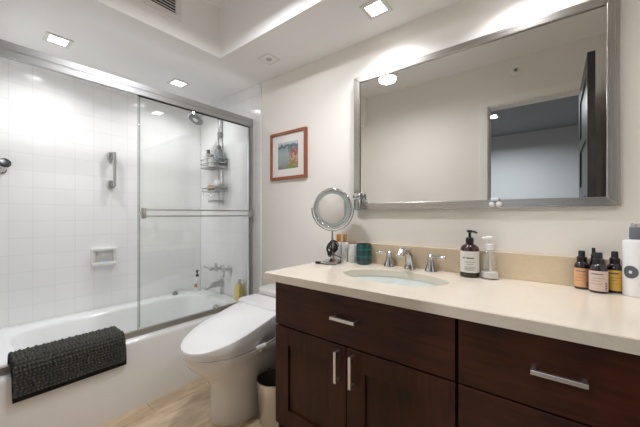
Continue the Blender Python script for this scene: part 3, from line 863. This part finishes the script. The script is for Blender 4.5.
# bin
bx, by = -1.180, 1.105
t = thing('waste_bin', 'round stainless steel waste bin between the toilet and the vanity', 'bin', (bx, by, 0))
B().lathe((bx, by, 0), [(0.082, 0), (0.085, 0.004), (0.098, 0.226), (0.0955, 0.226), (0.083, 0.008)], 40).build('body', 'binsteel', t)
B().lathe((bx, by, 0), [(0.0952, 0.222), (0.0945, 0.215), (0.0822, 0.012), (0.0, 0.0118)], 40, cap0=False).build('lining', 'binin', t)
b = B().tube([(bx + 0.0985 * cos(2 * pi * i / 40), by + 0.0985 * sin(2 * pi * i / 40), 0.228) for i in range(40)], 0.0032, 8, closed=True)
b.build('rim', 'chrome', t)

# ------------------------------------------------------------------ vanity
FYV = 1.0           # front faces
CT, CB = 0.816, 0.778
def pull(xc, yc, zc, length, vertical, parent):
    b = B(); h = length / 2; w = 0.006
    yf = FYV - 0.034
    if vertical:
        b.box(xc - w, xc + w, yf, yf + 0.010, zc - h, zc + h, 0.0012)
        for s in (-1, 1): b.box(xc - w + 0.001, xc + w - 0.001, yf + 0.009, FYV, zc + s * (h - 0.006) - 0.005, zc + s * (h - 0.006) + 0.005)
    else:
        b.box(xc - h, xc + h, yf, yf + 0.010, zc - w, zc + w, 0.0012)
        for s in (-1, 1): b.box(xc + s * (h - 0.006) - 0.005, xc + s * (h - 0.006) + 0.005, yf + 0.009, FYV, zc - w + 0.001, zc + w - 0.001)
    return b.build('handle', 'bright_satin', parent, smooth=False)

def slab(x0, x1, z0, z1, parent, name='drawer'):
    return box(x0, x1, FYV, FYV + 0.019, z0, z1, 0.0018).build(name, 'wood_h', parent, smooth=False)

def shaker(x0, x1, z0, z1, parent):
    st = 0.083; rl = 0.083
    b = B()
    b.box(x0, x0 + st, FYV, FYV + 0.019, z0, z1, 0.0015).box(x1 - st, x1, FYV, FYV + 0.019, z0, z1, 0.0015)
    b.box(x0 + st - 0.001, x1 - st + 0.001, FYV + 0.0003, FYV + 0.019, z1 - rl, z1, 0.001).box(x0 + st - 0.001, x1 - st + 0.001, FYV + 0.0003, FYV + 0.019, z0, z0 + rl, 0.001)
    o = b.build('door', 'wood_v', parent, smooth=False)
    box(x0 + st - 0.004, x1 - st + 0.004, FYV + 0.010, FYV + 0.018, z0 + rl - 0.004, z1 - rl + 0.004).build('door_panel', 'wood_v', o, smooth=False)
    return o

cx0, cxm, cx1 = -1.068, -0.243, 0.256
t = thing('vanity_cabinet', 'dark wood vanity cabinet under the sink with two doors and one drawer', 'cabinet', ((cx0 + cxm) / 2, 1.28, 0))
b = B()
b.box(cx0, cx0 + 0.018, FYV + 0.0205, WY - 0.002, 0.0, CB - 0.001).box(cxm - 0.020, cxm - 0.002, FYV + 0.0205, WY - 0.002, 0.0, CB - 0.001)
b.box(cx0 + 0.018, cxm - 0.020, FYV + 0.0205, FYV + 0.032, 0.09, CB - 0.001)
b.box(cx0 + 0.018, cxm - 0.020, 1.06, 1.08, 0, 0.09).box(cx0 + 0.018, cxm - 0.020, FYV + 0.032, WY - 0.002, 0.09, 0.105)
b.box(cx0 + 0.018, cxm - 0.020, WY - 0.010, WY - 0.002, 0.105, CB - 0.001)
b.build('carcass', 'carcass', t, smooth=False)
dr = slab(cx0 + 0.001, cxm - 0.004, 0.574, CB - 0.004, t); pull(-0.659, 0, 0.682, 0.116, False, dr)
d1 = shaker(cx0 + 0.001, -0.6595, 0.095, 0.568, t); pull(-0.692, 0, 0.487, 0.125, True, d1)
d2 = shaker(-0.6555, cxm - 0.004, 0.095, 0.568, t); pull(-0.622, 0, 0.487, 0.125, True, d2)

t = thing('drawer_cabinet', 'dark wood drawer cabinet under the right end of the counter', 'cabinet', ((cxm + cx1) / 2, 1.28, 0))
b = B()
b.box(cxm + 0.002, cxm + 0.020, FYV + 0.0205, WY - 0.002, 0, CB - 0.001).box(cx1 - 0.018, cx1, FYV + 0.0205, WY - 0.002, 0, CB - 0.001)
b.box(cxm + 0.020, cx1 - 0.018, FYV + 0.0205, FYV + 0.032, 0.09, CB - 0.001).box(cxm + 0.020, cx1 - 0.018, 1.06, 1.08, 0, 0.09)
b.box(cxm + 0.020, cx1 - 0.018, WY - 0.010, WY - 0.002, 0.09, CB - 0.001)
b.build('carcass', 'carcass', t, smooth=False)
for z0, z1 in ((0.574, CB - 0.004), (0.338, 0.568), (0.095, 0.332)):
    dr = slab(cxm + 0.005, cx1 - 0.002, z0, z1, t); pull(0.0065, 0, z1 - 0.092, 0.116, False, dr)

# countertop with an oval cut-out
t = thing('countertop', 'cream stone countertop across the whole vanity', 'countertop', (-0.42, 1.28, CB))
kx0, kx1, ky0, ky1 = -1.133, RX - 0.001, 0.986, WY - 0.0005
sx, sy, sa, sb = -0.595, 1.292, 0.246, 0.158
b = B(); N = 96
def outline(z, ins=0.0):
    pts = []
    for i in range(N):
        a = 2 * pi * i / N; c, s = cos(a), sin(a)
        # ray from the sink centre to the slab's edge
        x0, x1, y0, y1 = kx0 + ins, kx1, ky0 + ins, ky1
        k = min(((x1 - sx) / c if c > 1e-9 else (x0 - sx) / c if c < -1e-9 else 1e9), ((y1 - sy) / s if s > 1e-9 else (y0 - sy) / s if s < -1e-9 else 1e9))
        pts.append(Vector((sx + c * k, sy + s * k, z)))
    for qx in (kx0 + ins, kx1):       # true corners
        for qy in (ky0 + ins, ky1):
            j = min(range(N), key=lambda i: (pts[i] - Vector((qx, qy, z))).length)
            pts[j] = Vector((qx, qy, z))
    return pts
def oval(z, f=1.0): return [(sx + sa * f * cos(2 * pi * i / N) if False else sx + sa * f * cos(2 * pi * i / N), sy + sb * f * sin(2 * pi * i / N), z) for i in range(N)]
b.loops([oval(CB), outline(CB), outline(CT - 0.003), outline(CT, 0.003), oval(CT, 1.02), oval(CT - 0.006, 1.0), oval(CB)], False, False)
bmesh.ops.remove_doubles(b.bm, verts=b.bm.verts[:], dist=1e-5)
b.build('slab', 'counter', t, smooth=False)
o = box(kx0 + 0.004, kx1, WY - 0.019, WY - 0.0005, CT + 0.0002, 0.932, 0.002).build('backsplash', 'splash', None, smooth=False)
tag(o, 'stone backsplash strip coloured in a shaded tone along the wall behind the counter', 'backsplash')
# undermount basin: a bowl with its own wall, inside the vanity
t = thing('sink', 'white oval undermount sink set in the cream counter', 'sink', (sx, sy, CB - 0.15))
prof = [(1.06, CB - 0.0005), (1.02, CB - 0.001), (0.99, CB - 0.014), (0.95, CB - 0.05), (0.85, CB - 0.10), (0.62, CB - 0.135), (0.2, CB - 0.145), (0.10, CB - 0.147)]
inner = [oval(z, f) for f, z in prof]
outer = [oval(z - (0.010 if i else 0.012), f * 1.03) for i, (f, z) in enumerate(prof)]
B().loops(list(reversed(outer)) + inner, True, True).build('bowl', 'sink', t)
B().lathe((sx, sy, CB - 0.1468), [(0.022, 0), (0.022, 0.003), (0.016, 0.006), (0.006, 0.007)]).build('drain', 'chrome', t)

# widespread faucet
t = thing('faucet', 'chrome three piece faucet behind the sink', 'faucet', (-0.612, 1.525, CT))
x, y, z = -0.598, 1.519, CT
B().lathe((x, y, z), [(0.031, 0), (0.031, 0.008), (0.027, 0.016), (0.022, 0.026)]).build('spout_base', 'chrome', t)
pts = [(x, y, z + 0.012), (x, y - 0.003, z + 0.040), (x, y - 0.016, z + 0.074), (x - 0.002, y - 0.040, z + 0.098), (x - 0.004, y - 0.072, z + 0.106), (x - 0.006, y - 0.100, z + 0.098), (x - 0.007, y - 0.112, z + 0.078)]
B().tube(pts, [0.024, 0.0215, 0.0195, 0.018, 0.0175, 0.019, 0.0205], 18).build('spout', 'chrome', t)
B().tube([(x, y + 0.004, z + 0.02), (x, y + 0.006, z + 0.092), (x, y + 0.006, z + 0.104)], [0.004, 0.0035, 0.006], 10).build('lift_rod', 'chrome', t)
for hx_, dirx in ((-0.715, -1), (-0.490, 1)):
    h = B().lathe((hx_, y, z), [(0.030, 0), (0.030, 0.008), (0.025, 0.018), (0.018, 0.040), (0.014, 0.058), (0.016, 0.064), (0.016, 0.076), (0.009, 0.083)]).build('handle', 'chrome', t)
    B().tube([(hx_, y, z + 0.071), (hx_ + dirx * 0.025, y - 0.004, z + 0.073), (hx_ + dirx * 0.060, y - 0.010, z + 0.075), (hx_ + dirx * 0.074, y - 0.011, z + 0.075)], [0.0065, 0.0065, 0.009, 0.007], 12).build('lever', 'chrome', h)

# ------------------------------------------------------------------ wall mirror
t = thing('wall_mirror', 'wide wall mirror in a brushed steel frame over the vanity', 'mirror', (-0.38, WY, 1.13))
ox0, ox1, oz0, oz1 = -0.953, 0.190, 1.130, 1.922
ix0, ix1, iz0, iz1 = -0.913, 0.152, 1.168, 1.889
yf = 1.533
def miter(pts, mat):
    return B().poly(pts, (0, WY - yf, 0)).build('frame', mat, t, smooth=False, bevel=0.002)
miter([(ox0, yf, oz1), (ox1, yf, oz1), (ix1, yf, iz1), (ix0, yf, iz1)], 'steelx')
miter([(ox0, yf, oz0), (ix0, yf, iz0), (ix1, yf, iz0), (ox1, yf, oz0)], 'steelx')
miter([(ox0, yf, oz0), (ox0, yf, oz1), (ix0, yf, iz1), (ix0, yf, iz0)], 'steelz')
miter([(ox1, yf, oz0), (ix1, yf, iz0), (ix1, yf, iz1), (ox1, yf, oz1)], 'steelz')
box(ix0 - 0.004, ix1 + 0.004, 1.542, 1.548, iz0 - 0.004, iz1 + 0.004).build('glass', 'mirror', t, smooth=False)

t = thing('mirror_clip', 'chrome clip on the lower left corner of the wall mirror frame', 'clip', (-0.90, yf, 1.15))
B().lathe((-0.940, yf - 0.014, 1.209), [(0.017, 0), (0.019, 0.002), (0.019, 0.018), (0.016, 0.020), (0.016, 0.024), (0.019, 0.026), (0.019, 0.044), (0.017, 0.046)], axis='X').build('roller', 'bright_chrome', t)
box(-0.930, -0.902, yf - 0.012, yf, 1.134, 1.198, 0.004).build('foot', 'bright_chrome', t)
t = thing('mirror_clip', 'small clear clip on the lower frame of the wall mirror below the mirrored doorway', 'clip', (-0.31, yf, 1.13))
xx = -0.211
box(xx - 0.016, xx + 0.016, yf - 0.012, yf - 0.001, 1.163, 1.176, 0.003).build('bar', simple('pale_blue_plastic', S((216, 226, 240)), 0.2), t)
b = B().lathe((xx - 0.012, yf - 0.0005, 1.147), [(0.013, 0), (0.012, -0.008), (0.004, -0.012)], axis='Y')
b.lathe((xx + 0.015, yf - 0.0005, 1.147), [(0.013, 0), (0.012, -0.008), (0.004, -0.012)], axis='Y')
b.build('pads', 'frosted', t)

# ------------------------------------------------------------------ framed picture
t = thing('framed_picture', 'small watercolour landscape in a reddish wood frame on the cream wall', 'picture', (-1.532, WY, 1.36))
px0, px1, pz0, pz1 = -1.715, -1.352, 1.362, 1.712
b = B(); w = 0.020; yo = WY - 0.022
for pts in ([(px0, yo, pz1), (px1, yo, pz1), (px1 - w, yo, pz1 - w), (px0 + w, yo, pz1 - w)], [(px0, yo, pz0), (px0 + w, yo, pz0 + w), (px1 - w, yo, pz0 + w), (px1, yo, pz0)],
            [(px0, yo, pz0), (px0, yo, pz1), (px0 + w, yo, pz1 - w), (px0 + w, yo, pz0 + w)], [(px1, yo, pz0), (px1 - w, yo, pz0 + w), (px1 - w, yo, pz1 - w), (px1, yo, pz1)]):
    b.poly(pts, (0, 0.022, 0))
b.build('frame', 'frame_wood', t, smooth=False, bevel=0.001)
box(px0 + w - 0.002, px1 - w + 0.002, WY - 0.012, WY - 0.001, pz0 + w - 0.002, pz1 - w + 0.002).build('mat_board', 'matboard', t, smooth=False)
box(-1.635, -1.432, WY - 0.0132, WY - 0.0119, 1.438, 1.635).build('painting', 'painting', t, smooth=False)

# ------------------------------------------------------------------ makeup mirror
mx, my, mz = -1.028, 1.416, CT
t = thing('makeup_mirror', 'round chrome magnifying mirror on a stand wound with black cord', 'mirror', (mx, my, mz))
B().lathe((mx, my, mz), [(0.058, 0), (0.060, 0.006), (0.054, 0.016), (0.030, 0.024), (0.012, 0.030), (0.010, 0.105), (0.008, 0.118)], 36).build('base', 'chrome', t)
rc = Vector((mx, my, 1.137))
# mirror faces the room, turned a little towards the camera
fx = Vector((0.961, 0.276, 0)); fn = Vector((0.276, -0.961, 0)); fz = Vector((0, 0, 1))
R0 = 0.113
b = B()
b.tube([rc + fx * R0 * cos(2 * pi * i / 48) + fz * R0 * sin(2 * pi * i / 48) for i in range(48)], 0.0085, 12, closed=True)
rim = b.build('ring', 'chrome', t)
B().lathe_dir(rc - fn * 0.004, fn, [(0.1075, 0), (0.1075, 0.006), (0.088, 0.006)], 48).build('bevel_ring', simple('frosted_grey_ring', S((168, 176, 174)), 0.3), t)
B().lathe_dir(rc + fn * 0.0022, fn, [(0.088, 0), (0.088, 0.0022), (0.0875, 0.0024)], 48).build('glass', 'mirror', t)
R1 = 0.131
pts = [rc + fx * R1 * cos(a) + fz * R1 * sin(a) for a in [pi + pi * i / 28 for i in range(29)]]
b = B().tube(pts, 0.0042, 10)
b.tube([(mx, my, rc.z - R1), (mx, my, mz + 0.10)], 0.006, 10)
for s in (-1, 1): b.tube([rc + fx * s * (R0 + 0.004), rc + fx * s * (R1 + 0.006)], 0.005, 10)
b.build('yoke', 'chrome', t)
# black cord wound round the stem and trailing over the base
rnd = random.Random(5); pts = []
yaw = 0.3; wa, wb, cz = 0.024, 0.044, 0.088
for i in range(11 * 14):
    a = 2 * pi * i / 14
    if i % 7 == 0:
        yaw += rnd.uniform(-0.5, 0.9); wa = rnd.uniform(0.016, 0.040); wb = rnd.uniform(0.026, 0.056)
    r = wa * cos(a)
    pts.append((mx + r * cos(yaw) + 0.004 * sin(yaw * 3), my + r * sin(yaw) + 0.008 * cos(yaw * 2), mz + cz + wb * sin(a + 0.3 * sin(yaw))))
for _ in range(2): pts = [pts[0]] + [tuple((pts[i - 1][k] + 2 * pts[i][k] + pts[i + 1][k]) / 4 for k in range(3)) for i in range(1, len(pts) - 1)] + [pts[-1]]
pts += [(mx + 0.035, my - 0.03, mz + 0.055), (mx + 0.068, my - 0.01, mz + 0.040), (mx + 0.074, my - 0.02, mz + 0.012), (mx + 0.060, my - 0.055, mz + 0.0045), (mx + 0.02, my - 0.075, mz + 0.0045), (mx - 0.03, my - 0.072, mz + 0.0045), (mx - 0.050, my - 0.062, mz + 0.006)]
B().tube(pts, 0.0032, 6).build('cord', 'cord', t)
box(mx - 0.066, mx - 0.036, my - 0.080, my - 0.058, mz + 0.0005, mz + 0.014, 0.003).build('plug', 'black', t)

# ------------------------------------------------------------------ small things behind the makeup mirror
def vial(label, x, y, cap):
    t = thing('lotion_bottle', label, 'bottle', (x, y, CT), 'small bottles behind the makeup mirror')
    B().loops([rrect(x, y, a, a * 0.8, 0.012, CT + h, 5) for a, h in ((0.019, 0), (0.021, 0.003), (0.021, 0.108), (0.014, 0.117))]).build('body', 'whiteplastic', t)
    B().lathe((x, y, CT), [(0.0135, 0.117), (0.0135, 0.160), (0.012, 0.163)]).build('cap', cap, t)
vial('small white bottle with an orange cap behind the makeup mirror', -1.058, 1.525, 'orangecap')
vial('small white bottle with a tan cap behind the makeup mirror', -1.010, 1.525, 'browncap')
t = thing('glass_jar', 'short pale ribbed jar between the small bottles and the teal jar', 'jar', (-0.953, 1.521, CT))
B().lathe((-0.953, 1.521, CT), [(0.026, 0), (0.028, 0.004), (0.028, 0.084), (0.026, 0.088)]).build('body', 'frosted', t)
B().lathe((-0.953, 1.521, CT), [(0.027, 0.088), (0.027, 0.102), (0.025, 0.104)]).build('lid', 'whiteplastic', t)
x, y = -0.868, 1.507
t = thing('candle_jar', 'dark teal glass candle jar on the counter', 'candle', (x, y, CT))
B().lathe((x, y, CT), [(0.038, 0), (0.043, 0.006), (0.0445, 0.02), (0.0445, 0.100), (0.042, 0.116), (0.040, 0.117), (0.040, 0.095)], 36, cap1=True).build('jar', 'teal', t)
for z in (0.040, 0.080):
    B().lathe((x, y, CT), [(0.0446, z), (0.0454, z + 0.003), (0.0454, z + 0.009), (0.0446, z + 0.012)], 36, cap0=False, cap1=False).build('band', 'teal2', t)

# ------------------------------------------------------------------ soap pumps right of the sink
CA = -pi / 2 - 0.05      # direction of the camera from the pumps, roughly
x, y = -0.309, 1.505
t = thing('soap_pump_bottle', 'dark amber pump bottle with a white label beside the clear dispenser', 'soap bottle', (x, y, CT))
B().lathe((x, y, CT), [(0.038, 0), (0.041, 0.004), (0.041, 0.122), (0.037, 0.136), (0.025, 0.147), (0.016, 0.150)], 36).build('body', 'amber', t)
b = B().lathe((x, y, CT), [(0.0165, 0.149), (0.0175, 0.162), (0.0165, 0.176), (0.010, 0.181), (0.006, 0.183), (0.006, 0.202), (0.012, 0.203), (0.013, 0.211), (0.009, 0.214)])
b.tube([(x, y, CT + 0.207), (x + 0.022, y - 0.010, CT + 0.207), (x + 0.032, y - 0.014, CT + 0.202)], 0.005, 8)
b.build('pump', 'black', t)
a0 = atan2(-y, -x)
lb = B().arc((x, y), 0.0411, a0 - 1.25, a0 + 1.25, CT + 0.023, CT + 0.119, n=24).build('label', 'label_white', t)
b = B()
for z, w0, w1, hh in ((0.086, -0.75, -0.45, 0.006), (0.086, -0.36, 0.45, 0.006), (0.070, -0.55, 0.55, 0.002), (0.060, -0.35, 0.35, 0.002), (0.048, -0.5, 0.5, 0.002), (0.041, -0.6, 0.6, 0.002), (0.034, -0.45, 0.45, 0.002)):
    b.arc((x, y), 0.0418, a0 + w0, a0 + w1, CT + z, CT + z + hh, 0.0003)
b.build('print', 'print_grey', lb)

x, y = -0.229, 1.508
t = thing('foam_dispenser', 'clear foaming soap dispenser with a white pump beside the dark bottle', 'soap bottle', (x, y, CT))
B().lathe((x, y, CT), [(0.033, 0), (0.036, 0.004), (0.036, 0.068), (0.034, 0.098), (0.026, 0.120), (0.017, 0.130), (0.0155, 0.128), (0.024, 0.118), (0.032, 0.096), (0.034, 0.067), (0.034, 0.006)], 36).build('body', 'clear', t)
B().lathe((x, y, CT), [(0.033, 0.0062), (0.0336, 0.010), (0.0336, 0.030), (0.0330, 0.0305)], 36).build('soap', 'frosted', t)
b = B().lathe((x, y, CT), [(0.0165, 0.127), (0.0165, 0.152), (0.012, 0.155), (0.007, 0.156), (0.007, 0.172), (0.015, 0.173), (0.016, 0.184), (0.013, 0.188)])
b.tube([(x, y, CT + 0.180), (x - 0.020, y - 0.014, CT + 0.180), (x - 0.026, y - 0.018, CT + 0.177)], 0.006, 8)
b.tube([(x, y, CT + 0.127), (x + 0.004, y, CT + 0.031)], 0.004, 8)
b.build('pump', 'whiteplastic', t)

# ------------------------------------------------------------------ dropper/spray bottles
def spray(label, x, y, r, hb, lab):
    t = thing('spray_bottle', label, 'bottle', (x, y, CT), 'small dark spray bottles at the right end of the counter')
    k = hb
    B().lathe((x, y, CT), [(r * 0.94, 0), (r, 0.003), (r, k * 0.58), (r * 0.92, k * 0.64), (r * 0.66, k * 0.70), (r * 0.5, k * 0.72)], 32).build('body', 'amber2', t)
    B().lathe((x, y, CT), [(r * 0.66, k * 0.70), (r * 0.66, k * 0.83), (r * 0.46, k * 0.85), (r * 0.44, k * 0.98), (r * 0.38, k * 1.0)], 24).build('cap', 'black', t)
    a0 = atan2(-y, -x)
    if lab:
        lb = B().arc((x, y), r + 0.0001, a0 - 1.35, a0 + 1.35, CT + k * 0.06, CT + k * 0.55, n=24).build('label', lab, t)
        b = B()
        for z, w0, w1, hh in ((0.46, -0.8, 0.5, 0.007), (0.37, -0.6, 0.7, 0.0022), (0.30, -0.9, 0.2, 0.0022), (0.22, -0.9, 0.3, 0.0022)):
            b.arc((x, y), r + 0.0008, a0 + w0, a0 + w1, CT + k * z, CT + k * z + hh * 0.6, 0.0003)
        b.build('print', 'print_grey' if lab != 'label_yellow' else 'print_dark', lb)
        if lab == 'label_pink':
            b = B()
            for i in range(5): b.arc((x, y), r + 0.0008, a0 + 0.72, a0 + 1.02, CT + k * (0.09 + 0.04 * i), CT + k * (0.09 + 0.04 * i) + 0.0030, 0.0003, 4)
            b.build('barcode', 'print_blue', lb)
        if lab == 'label_orange':
            b = B()
            b.arc((x, y), r + 0.0008, a0 + 0.6, a0 + 1.1, CT + k * 0.09, CT + k * 0.21, 0.0003, 4)
            b.build('emblem', 'print_grey', lb)
spray('small dark spray bottle with an orange label, leftmost of the cluster', 0.081, 1.527, 0.0230, 0.146, 'label_orange')
spray('small dark spray bottle with a pale pink label, in front of the cluster', 0.1250, 1.490, 0.0262, 0.146, 'label_pink')
spray('small dark spray bottle with a yellow label beside the tall white bottle', 0.172, 1.526, 0.0220, 0.150, 'label_yellow')
spray('small dark spray bottle hidden behind the pale pink one, only its cap showing', 0.1155, 1.539, 0.0125, 0.158, None)

x, y = 0.222, 1.500
t = thing('lotion_bottle', 'tall white bottle with a slate grey cap at the right edge', 'bottle', (x, y, CT))
B().lathe((x, y, CT), [(0.031, 0), (0.034, 0.004), (0.034, 0.187), (0.032, 0.194), (0.018, 0.198)], 40).build('body', 'whiteplastic', t)
B().lathe((x, y, CT), [(0.0170, 0.198), (0.0170, 0.238), (0.0155, 0.241)], 32).build('cap', 'greycap', t)
B().lathe((x, y, CT), [(0.0130, 0.241), (0.0130, 0.252), (0.0100, 0.2545)], 32).build('cap_top', 'chrome', t)
a0 = atan2(-y, -x)
def arc_oval(b, cx, cy, r, ac, zc, ha, hz, inner=0.0, n=28):
    # a ring or disc printed on the curved side
    ring_o = [(ac + ha * cos(2 * pi * i / n), zc + hz * sin(2 * pi * i / n)) for i in range(n)]
    ring_i = [(ac + ha * inner * cos(2 * pi * i / n), zc + hz * inner * sin(2 * pi * i / n)) for i in range(n)]
    def P(a, z, rr): return (cx + rr * cos(a), cy + rr * sin(a), z)
    mids = [[(ac + ha * (1 + (inner - 1) * k / 6) * cos(2 * pi * i / n), zc + hz * (1 + (inner - 1) * k / 6) * sin(2 * pi * i / n)) for i in range(n)] for k in range(7)]
    b.loops([[P(a, z, r) for a, z in ring_o]] + [[P(a, z, r + 0.0008) for a, z in m] for m in mids] + [[P(a, z, r) for a, z in ring_i]], False, False)
b = B(); arc_oval(b, x, y, 0.0341, a0 - 0.40, CT + 0.086, 0.60, 0.022, 0.24)
b.build('oval_emblem', 'print_logo', t)
b = B()
b.arc((x, y), 0.0341, a0 + 0.30, a0 + 0.72, CT + 0.145, CT + 0.178, 0.0004, 6)
b.build('blue_patch', 'print_blue', t)
b = B()
for i in range(11):
    zc = CT + 0.022 + i * 0.0108
    b.arc((x, y), 0.0341, a0 + 0.30, a0 + 0.66 - 0.05 * (i % 3), zc, zc + 0.007, 0.0004, 5)
b.build('side_print', 'print_logo', t)
